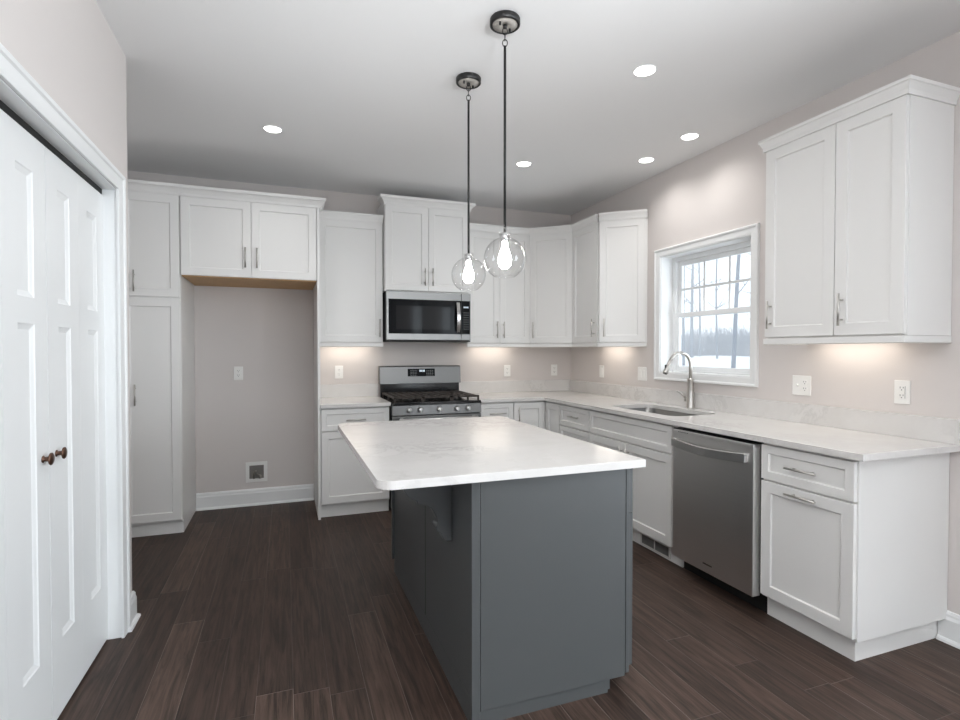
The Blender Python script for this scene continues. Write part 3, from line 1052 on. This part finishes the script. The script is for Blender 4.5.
for i, x in enumerate((0.140, 0.232, 0.395, 0.552, 0.650)):
    kb = MB().lathe([(0.0, 0.0), (0.023, 0.0), (0.024, 0.004), (0.020, 0.008), (0.019, 0.026), (0.016, 0.030), (0, 0.030)], n=24, axis='y')
    for q, p in enumerate(kb.v):
        kb.v[q] = (p[0] + x, -0.686 - p[1], p[2] + 0.848)
    kb.box(x - .004, x + .004, -0.724, -0.712, 0.832, 0.864)
    kb.build('knob', M['handle_steel'], r)
od = bx('oven_door', M['steel'], r, 0.003, RW - 0.003, -0.690, -0.646, 0.230, 0.798, 0.004)
bx('oven_window', M['blackglass'], od, 0.12, RW - 0.12, -0.692, -0.689, 0.34, 0.66)
hb = MB().tube([(0.05, -0.738, 0.772), (RW - 0.05, -0.738, 0.772)], 0.013, 16)
for x in (0.075, RW - 0.075):
    hb.box(x - .012, x + .012, -0.735, -0.689, 0.761, 0.783)
hb.build('handle', M['handle_steel'], od)
bx('storage_drawer', M['steel'], r, 0.003, RW - 0.003, -0.690, -0.646, 0.060, 0.222, 0.004)
for x in (0.03, RW - 0.07):
    for y in (-0.60, -0.09):
        bx('foot', M['black'], r, x, x + .04, y, y + .04, 0.0, 0.03)

# ------------------------------------------------------------------ microwave
MWW = 0.769
mw = thing('microwave', 'stainless steel over-the-range microwave with black glass door', 'microwave', (-2.0435, 0, 1.430), 0)
MH = 0.424
bx('body', M['darkgap'], mw, 0.004, MWW - 0.004, -0.390, -0.003, 0.0005, MH, 0.003)
DWd = 0.676
# door: steel top and bottom rails, black glass between
dr = bx('door', M['mwsteel'], mw, 0.002, DWd, -0.425, -0.391, 0.002, MH - 0.002, 0.003)
gl = bx('door_glass', M['blackglass'], dr, 0.020, DWd - 0.0, -0.4275, -0.424, 0.056, 0.356, 0.001)
bx('mesh_screen', M['screen'], gl, 0.085, DWd - 0.105, -0.4282, -0.4270, 0.095, 0.300)
hp = []
for i in range(13):
    t = i / 12
    hp.append((DWd - 0.035, -0.440 - 0.028 * math.sin(PI * t), 0.072 + 0.268 * t))
V = []; F = []
for (x, y, z) in hp:
    V += [(x - .016, y - .008, z), (x + .016, y - .008, z), (x + .016, y + .006, z), (x - .016, y + .006, z)]
for i in range(12):
    for q in range(4):
        q2 = (q + 1) % 4
        F.append((i * 4 + q, i * 4 + q2, (i + 1) * 4 + q2, (i + 1) * 4 + q))
F += [(0, 1, 2, 3), (48, 49, 50, 51)]
hm = MB().add(V, F)
for z in (0.076, 0.322):
    hm.box(DWd - .047, DWd - .023, -0.440, -0.426, z, z + .014)
hm.build('handle', M['chrome'], dr, 0.003)
cp = bx('control_panel', M['mwsteel'], mw, DWd + 0.003, MWW - 0.002, -0.425, -0.391, 0.002, MH - 0.002, 0.003)
tp = bx('touch_panel', M['blackglass'], cp, DWd + 0.004, MWW - 0.010, -0.4275, -0.424, 0.056, 0.356)
mb = MB()
for x in (0.700, 0.711, 0.725, 0.736):
    mb.box(x, x + .007, -0.4286, -0.4274, 0.292, 0.306)
mb.build('clock_digits', M['digits'], tp)
for zi in range(8):
    z = 0.100 + zi * 0.021
    bx('touch_legend', M['legend'], tp, 0.692, 0.748, -0.4284, -0.4274, z, z + .005)
bx('vent_grille', M['darkgap'], mw, 0.004, MWW - 0.004, -0.420, -0.050, -0.012, 0.0)

# ------------------------------------------------------------------ dishwasher
dw = thing('dishwasher', 'dark stainless dishwasher with curved bar handle between white base cabinets', 'dishwasher', (0, -2.362, 0), RX)
bx('body', M['darkgap'], dw, 0.001, 0.599, -0.600, -0.030, 0.105, 0.874)
bx('toe_kick', M['darkgap'], dw, 0.001, 0.599, -0.560, -0.032, 0.0, 0.1045)
dd = bx('door', M['slate'], dw, 0.003, 0.593, -0.652, -0.601, 0.093, 0.866, 0.004)
bx('control_strip', M['enamel'], dw, 0.004, 0.592, -0.648, -0.601, 0.867, 0.8735)
V = []; F = []
N = 16
for i in range(N + 1):
    t = i / N
    x = 0.006 + 0.545 * t
    bow = math.sin(PI * t)
    y = -0.662 - 0.030 * bow
    z = 0.789 - 0.010 * bow
    V += [(x, y - .007, z - .023), (x, y + .007, z - .023), (x, y + .007, z + .023), (x, y - .007, z + .023)]
for i in range(N):
    for q in range(4):
        q2 = (q + 1) % 4
        F.append((i * 4 + q, i * 4 + q2, (i + 1) * 4 + q2, (i + 1) * 4 + q))
F += [(0, 1, 2, 3), tuple(N * 4 + q for q in range(4))]
hm = MB().add(V, F)
hm.box(0.005, 0.030, -0.668, -0.651, 0.768, 0.810); hm.box(0.527, 0.552, -0.668, -0.651, 0.768, 0.810)
hm.build('handle', M['handle_steel'], dd, 0.002)
mb = MB()
for i in range(9):
    x = 0.255 + i * .0075
    mb.box(x, x + .005, -0.6532, -0.6518, 0.138, 0.147 if i in (0, 2) else 0.145)
mb.build('badge', M['black'], dd)
mb = MB()
for i in range(7):
    x = 0.050 + i * .012
    mb.box(x, x + .008, -0.6530, -0.6518, 0.852, 0.855)
mb.build('legend', M['black'], dd)

# ------------------------------------------------------------------ island
isl = thing('island', 'dark grey kitchen island base under the white quartz slab', 'island', (0, 0, 0))
IX0, IX1, IY0, IY1 = -2.245, -1.552, -3.205, -1.800
bx('body', M['island'], isl, IX0 + 0.012, IX1 - 0.022, IY0 + 0.004, IY1 - 0.004, 0.062, CT0 - .0005)
# seating-side skins: two sheets meeting at a seam, then the base board they stand on
bx('side_panel', M['island'], isl, IX0, IX0 + 0.0115, -2.564, IY0 + 0.016, 0.0955, CT0 - .0005, 0.001)
bx('side_panel', M['island'], isl, IX0, IX0 + 0.0115, IY1 - 0.0, -2.556, 0.0955, CT0 - .0005, 0.001)
bx('seam_shade_strip', M['darkgap'], isl, IX0 + 0.0005, IX0 + 0.0115, -2.5635, -2.5565, 0.0955, CT0 - .0006)  # dark strip set in the seam, painting the shade of the narrow gap
bx('skirt_board', M['island'], isl, IX0, IX0 + 0.0115, IY1, IY0 + 0.016, 0.0, 0.095, 0.001)
bx('corner_stile', M['island'], isl, IX0 - 0.002, IX0 + 0.030, IY0 - 0.0205, IY0 + 0.0155, 0.0, CT0 - .0005, 0.002)
bx('back_stile', M['island'], isl, IX0 - 0.016, IX0 - 0.0005, IY1 - 0.018, IY1, 0.085, CT0 - .0005, 0.001)
bx('end_panel', M['island'], isl, IX0 + 0.0312, -1.606, IY0 - 0.020, IY0 + 0.0035, 0.055, CT0 - .0005, 0.0015)
bx('base_board', M['island'], isl, IX0 + 0.031, -1.680, IY0 - 0.012, IY0 + 0.0035, 0.0, 0.0545)
bx('toe_kick', M['island'], isl, IX0 + 0.012, -1.660, IY0 + 0.004, IY1 - 0.004, 0.0, 0.0615)
bx('face_stile', M['island'], isl, -1.601, -1.584, IY0 - 0.016, IY0 + 0.0035, 0.062, CT0 - .0005, 0.002)
# doors and drawers on the working side (facing the sink run)
for i in range(3):
    w_ = (IY1 - IY0 - 0.012) / 3
    y0 = IY0 + 0.004 + i * w_
    mb = MB(); mb.M = Matrix.Translation((IX1 - 0.0215, y0, 0)) @ Matrix.Rotation(PI / 2, 4, 'Z')
    mb.shaker(0.002, w_ - 0.002, 0.6915, 0.872, y=0.0, rail=0.04)
    o = mb.build('drawer', M['island'], isl, 0.0012, 1)
    mb2 = MB(); mb2.M = mb.M
    mb2.shaker(0.002, w_ - 0.002, 0.075, 0.690, y=0.0)
    o = mb2.build('door', M['island'], isl, 0.0012, 1)
# carved corbel carrying the overhang
def arc(cx, cz, r_, a0, a1, n=8):
    return [(cx + r_ * math.cos(math.radians(a0 + (a1 - a0) * i / n)), cz + r_ * math.sin(math.radians(a0 + (a1 - a0) * i / n))) for i in range(n + 1)]


cpoly = [(IX0, 0.8835), (-2.445, 0.8835), (-2.445, 0.845)]
cpoly += [(-2.443, 0.823), (-2.434, 0.800), (-2.420, 0.780), (-2.402, 0.765), (-2.385, 0.757), (-2.383, 0.747), (-2.370, 0.743)]
cpoly += [(-2.348, 0.738), (-2.328, 0.724), (-2.314, 0.703), (-2.305, 0.680), (-2.302, 0.660), (-2.308, 0.652), (-2.310, 0.640), (-2.302, 0.630)]
cpoly += [(-2.292, 0.624), (-2.284, 0.612), (-2.278, 0.596), (-2.264, 0.588), (IX0, 0.588)]
MB().prism(cpoly, -2.985, -2.925, axis='y').build('corbel', M['island'], isl, 0.003)
tag(slab('island_countertop', rrect(-2.577, -1.543, -3.266, -1.790, 0.055, corners=(0, 1, 1, 0)), None, CT0, CT1, M['quartz'], None, 0.003),
    'white quartz slab with rounded corners on the grey island', 'countertop')

# ------------------------------------------------------------------ pendants
def pendant(label, x, y):
    p = thing('pendant_light', label, 'pendant light', (x, y, CEIL), 0, 'glass globe pendants over the island')
    cn = MB().lathe([(0, -0.0005), (0.064, -0.0005), (0.066, -0.004), (0.066, -0.026), (0.063, -0.0285), (0.056, -0.0285), (0.055, -0.026)], n=40).build('canopy', M['black'], p)
    MB().lathe([(0.0, -0.0265), (0.0545, -0.0265), (0.0545, -0.0245), (0, -0.0245)], n=40, closed=True).build('canopy_plate', M['satin'], cn)['label'] = 'satin silver underside plate'
    for a in (0.5, PI + 0.5):
        MB().lathe([(0, -0.040), (0.004, -0.040), (0.005, -0.036), (0.005, -0.027), (0, -0.027)], (0.034 * math.cos(a), 0.034 * math.sin(a), 0), n=12).build('screw', M['black'], cn)
    MB().lathe([(0, -0.027), (0.009, -0.027), (0.009, -0.036), (0.004, -0.042), (0.0, -0.042)], n=16).build('hub', M['black'], p)
    z = -0.052
    for i in range(3):
        MB().torus((0, 0, z), 0.0105, 0.0022, 1.45, yaw=(PI / 2 if i % 2 else 0.0) - 0.35).build('chain_link', M['black'], p)
        z -= 0.0255
    MB().tube([(0, 0, z + 0.013), (0, 0, -0.930)], 0.0058, 14).build('rod', M['black'], p)
    MB().lathe([(0, -0.922), (0.010, -0.922), (0.0185, -0.928), (0.0185, -0.955), (0.015, -0.962), (0, -0.962)], n=24).build('socket', M['chrome'], p)
    # blown globe with a short neck and an open foot
    R = 0.092; cz = -1.035
    prof = [(0.026, -0.925), (0.026, -0.944)]
    for i in range(21):
        t = math.radians(72 - i * (72 + 62) / 20)
        prof.append((R * math.cos(t), cz + R * math.sin(t)))
    inner = [(r_ - 0.0022, z_) for r_, z_ in prof[::-1]]
    MB().lathe(prof + inner, n=48, closed=True).build('globe', M['globe'], p)
    b_ = MB().lathe([(0, -0.963), (0.012, -0.963), (0.013, -0.985), (0.020, -1.005), (0.027, -1.025), (0.029, -1.045), (0.025, -1.066), (0.014, -1.078), (0, -1.081)], n=24).build('bulb', M['bulb'], p)
    return p


pendant('nearer glass globe pendant, the one with the larger globe in view', -1.953, -2.825)
pendant('farther glass globe pendant, hanging in front of the microwave', -1.940, -2.300)

# ------------------------------------------------------------------ recessed downlights
def downlight(label, x, y):
    d = thing('recessed_light', label, 'ceiling light', (x, y, CEIL), 0, 'round recessed ceiling lights')
    MB().lathe([(0.0525, -0.0005), (0.061, -0.0005), (0.061, -0.002), (0.059, -0.004), (0.055, -0.004), (0.0525, -0.002)], n=40, closed=True).build('trim_ring', M['trim'], d)
    MB().lathe([(0, -0.0030), (0.052, -0.0030), (0.052, -0.0008), (0, -0.0008)], n=40, closed=True).build('lens', M['lens'], d)
    l_ = bpy.data.lights.new('downlight_beam', 'SPOT')
    l_.energy = DOWN_W
    l_.spot_size = math.radians(150); l_.spot_blend = 1.0
    l_.shadow_soft_size = 0.05
    l_.color = (1.0, 0.98, 0.955)
    o = bpy.data.objects.new('downlight_beam', l_)
    COL.objects.link(o)
    o.location = (x, y, CEIL - 0.012)


DOWN_W = 15.5
downlight('lit recessed ceiling light nearest the viewer, large and to the right of both pendants', -1.115, -2.685)
downlight('lit recessed ceiling light in front of the top of the window', -0.300, -2.095)
downlight('lit recessed ceiling light above the angled wall cabinet', -0.293, -1.630)
downlight('lit recessed ceiling light just right of the nearer pendant rod', -1.125, -1.235)
downlight('lone lit recessed ceiling light above the fridge cabinet, left of the pendants', -2.925, -1.255)

# lamps under the wall cabinets (behind the light rails)
WARM = (1.0, 0.90, 0.78)
for (x, y, rz) in ((-2.33, -0.10, 0), (-0.93, -0.10, 0), (-0.10, -0.86, PI / 2), (-0.10, -3.02, PI / 2)):
    area_light('under_cabinet_lamp', (x, y, 1.402), (0, 0, rz), 0.40, 0.07, 0.75, WARM)

# ------------------------------------------------------------------ outlets and switches
def plate(name, label, cat, loc, rz, gangs):
    """gangs: list of 'outlet' / 'decora' / 'switch' / 'toggle', left to right"""
    n = len(gangs)
    w_ = 0.072 + 0.046 * (n - 1)
    p = thing(name, label, cat, loc, rz, None)
    bx('cover_plate', M['plastic'], p, -w_ / 2, w_ / 2, -0.006, -0.0005, -0.058, 0.058, 0.0025)
    for i, gk in enumerate(gangs):
        x = (i - (n - 1) / 2) * 0.046
        if gk == 'outlet':
            for s_ in (-0.0195, 0.0195):
                q = MB().prism([(x + a, s_ + b) for a, b in [(0.0165 * math.cos(t) if abs(math.sin(t)) < .8 else 0.0165 * math.cos(t), max(-0.0135, min(0.0135, 0.0165 * math.sin(t)))) for t in [2 * PI * k_ / 24 for k_ in range(24)]]], -0.0075, -0.0055, axis='y').build('receptacle', M['plastic'], p)
                sl = MB()
                sl.box(x - .008, x - .0058, -0.0079, -0.0074, s_ - .001, s_ + .008)
                sl.box(x + .0058, x + .008, -0.0079, -0.0074, s_ + .0, s_ + .008)
                sl.box(x - .0022, x + .0022, -0.0079, -0.0074, s_ - .010, s_ - .0055)
                sl.build('socket_slots', M['slot'], q)
        elif gk == 'decora':
            q = bx('receptacle', M['plastic'], p, x - .0165, x + .0165, -0.0082, -0.0055, -0.033, 0.033, 0.001)
            sl = MB()
            for s_ in (-0.019, 0.019):
                sl.box(x - .008, x - .0056, -0.0086, -0.0081, s_ - .001, s_ + .008)
                sl.box(x + .0056, x + .008, -0.0086, -0.0081, s_ + .0, s_ + .008)
                sl.box(x - .0024, x + .0024, -0.0086, -0.0081, s_ - .010, s_ - .0055)
            sl.box(x + .0145, x + .0160, -0.0086, -0.0081, -0.030, 0.030)
            sl.build('socket_slots', M['slot'], q)
        elif gk == 'switch':
            bx('rocker', M['plastic'], p, x - .0165, x + .0165, -0.0090, -0.0055, -0.033, 0.033, 0.002)
        elif gk == 'toggle':
            MB().prism([(-0.006, -0.008), (-0.016, 0.004), (-0.015, 0.009), (-0.006, 0.008)], x - .0045, x + .0045, axis='x').build('toggle', M['plastic'], p, 0.001)
    return p


plate('wall_outlet', 'white duplex outlet on the wall left of the range', 'outlet', (-2.400, 0, 1.143), 0, ['outlet'])
plate('wall_outlet', 'white duplex outlet on the back wall just right of the range', 'outlet', (-0.737, 0, 1.133), 0, ['outlet'])
plate('wall_outlet', 'white duplex outlet on the back wall close to the room corner', 'outlet', (-0.198, 0, 1.135), 0, ['outlet'])
plate('wall_outlet', 'white duplex outlet in the empty fridge alcove', 'outlet', (-3.235, 0, 1.145), 0, ['outlet'])
plate('wall_switch', 'narrow single white switch plate on the right wall by the corner', 'switch', (0, -0.598, 1.139), RX, ['switch'])
plate('wall_switch', 'wide double white switch plate just left of the window', 'switch', (0, -1.214, 1.141), RX, ['switch', 'switch'])
plate('wall_switch', 'double white plate with toggle switch and outlet under the large wall cabinet', 'switch', (0, -2.698, 1.133), RX, ['toggle', 'outlet'])
plate('wall_outlet', 'white rectangular safety outlet nearest the counter end', 'outlet', (0, -3.240, 1.133), RX, ['decora'])

# fridge water box, recessed look: frame around a dark box with a valve
wb = thing('water_box', 'white framed water valve box low on the fridge alcove wall', 'valve box', (-3.097, 0, 0.287), 0)
f = MB()
for a in ((-.086, .086, .058, .086), (-.086, .086, -.086, -.058), (-.086, -.058, -.058, .058), (.058, .086, -.058, .058)):
    f.box(a[0], a[1], -0.010, -0.0005, a[2], a[3])
f.build('box_frame', M['plastic'], wb)
bx('box_liner', M['boxin'], wb, -.058, .058, -0.003, -0.0006, -.058, .058)
mb = MB().tube([(-0.02, -0.012, -0.057), (-0.02, -0.012, 0.0), (0.0, -0.014, 0.012)], 0.008, 10)
mb.tube([(0.028, -0.012, -0.057), (0.028, -0.012, -0.030)], 0.011, 10)
mb.tube([(0.0, -0.016, -0.02), (0.035, -0.016, -0.035)], 0.007, 10)
mb.build('valve', M['valve'], wb)

# ------------------------------------------------------------------ outdoors, seen through the sink window
g = MB()
NX, NY = 24, 24
V = []; F = []
for i in range(NX + 1):
    for q in range(NY + 1):
        x = 0.3 + 70 * (i / NX) ** 1.6; y = -9 + 75 * q / NY
        z = -0.35 + 1.28 * min(1.0, max(0, (x - 3) / 19.0)) + 0.05 * math.sin(x * 1.3 + y * 0.7)
        V.append((x, y, z))
for i in range(NX):
    for q in range(NY):
        a = i * (NY + 1) + q
        F.append((a, a + NY + 1, a + NY + 2, a + 1))
sn = MB().add(V, F, True).build('snowy_ground', M['snow'])
sn['kind'] = 'structure'

rng = random.Random(11)


def tree(label, x, y, h, r0, lean, group='bare winter trees beyond the window'):
    t = thing('bare_tree', label, 'tree', (x, y, -0.40 + 1.28 * min(1.0, max(0.0, (x - 3) / 19.0))), 0, group)
    n = 12
    P = []
    for i in range(n + 1):
        s_ = i / n
        P.append((lean[0] * s_ * h + 0.12 * math.sin(s_ * 5 + x), lean[1] * s_ * h + 0.12 * math.sin(s_ * 4 + y), h * s_))
    MB().tube(P, [r0 * (1 - 0.75 * i / n) for i in range(n + 1)], 10).build('trunk', M['bark'], t)
    for b in range(16):
        s_ = rng.uniform(0.22, 0.98)
        i = min(n - 1, int(s_ * n))
        p = Vector(P[i]); a = rng.uniform(0, 2 * PI); ln = rng.uniform(0.9, 1.9) * (1.15 - s_ * 0.6)
        d = Vector((math.cos(a), math.sin(a), rng.uniform(0.35, 1.0))).normalized()
        br = MB(); q = [p]
        for k_ in range(4):
            d = (d + Vector((rng.uniform(-.25, .25), rng.uniform(-.25, .25), rng.uniform(-.1, .25)))).normalized()
            q.append(q[-1] + d * ln / 4)
        br.tube(q, [r0 * .30, r0 * .24, r0 * .18, r0 * .12, r0 * .06], 5)
        for w_ in range(6):
            st = q[rng.randint(1, 4)]
            dd_ = (d + Vector((rng.uniform(-.9, .9), rng.uniform(-.9, .9), rng.uniform(-.3, .6)))).normalized()
            m_ = st + dd_ * ln * .22
            br.tube([st, m_, m_ + (dd_ + Vector((0, 0, .3))).normalized() * ln * .2], [r0 * .10, r0 * .07, r0 * .03], 4)
        br.build('branch', M['bark'], t)
    return t


tree('bare trunk farthest left in the window view', 17.03, 17.69, 13, 0.074, (0.0, 0.005))
tree('thicker bare trunk second from the left in the window view', 22.6, 23.35, 14, 0.115, (0.01, -0.01))
tree('bare tree left of centre in the window, third from the left', 24.98, 25.12, 12, 0.090, (-0.01, 0.01))
tree('slender bare tree near the middle of the window view', 20.78, 19.29, 12, 0.061, (0.02, -0.01))
tree('stout bare tree leaning right in the right half of the window', 14.68, 12.25, 13, 0.091, (0.0, -0.12))
tree('thin bare tree at the right edge of the window view', 25.54, 21.09, 12, 0.103, (0.0, -0.04))

br = MB()
for i in range(3200):
    x = rng.uniform(28.5, 34.5); y = rng.uniform(21, 43)
    h = rng.uniform(1.1, 2.6); dx, dy = rng.uniform(-.35, .35), rng.uniform(-.35, .35)
    z0 = 0.85; w_ = rng.uniform(.012, .028)
    p0 = (x, y, z0); p1 = (x + dx * .4, y + dy * .4, z0 + h * .55); p2 = (x + dx, y + dy, z0 + h)
    br.tube([p0, p1, p2], [w_, w_ * .8, w_ * .4], 3, caps=False)
    for q in range(2):
        a_, b_ = rng.uniform(-.5, .5), rng.uniform(-.5, .5)
        br.tube([p1, (p1[0] + a_, p1[1] + b_, p1[2] + rng.uniform(.2, .7))], [w_ * .6, w_ * .3], 3, caps=False)
bo = br.build('brush_thicket', M['brush'], None, fix=False)
tag(bo, 'grey leafless brush thicket across the snow outside the window', 'brush')
bo['kind'] = 'stuff'

# winter mist hanging between the house and the trees
hz, n, l, b = new_mat('winter_mist')
n.remove(b)
vsn = n.new('ShaderNodeVolumeScatter')
vsn.inputs['Color'].default_value = (0.97, 0.98, 1, 1)
vsn.inputs['Density'].default_value = 0.015
l.new(vsn.outputs['Volume'], n['Material Output'].inputs['Volume'])
ho = MB().box(5, 38, -4, 50, -0.9, 16).build('mist', hz)
tag(ho, 'pale winter mist over the snowy yard outside the window', 'mist')
ho['kind'] = 'stuff'
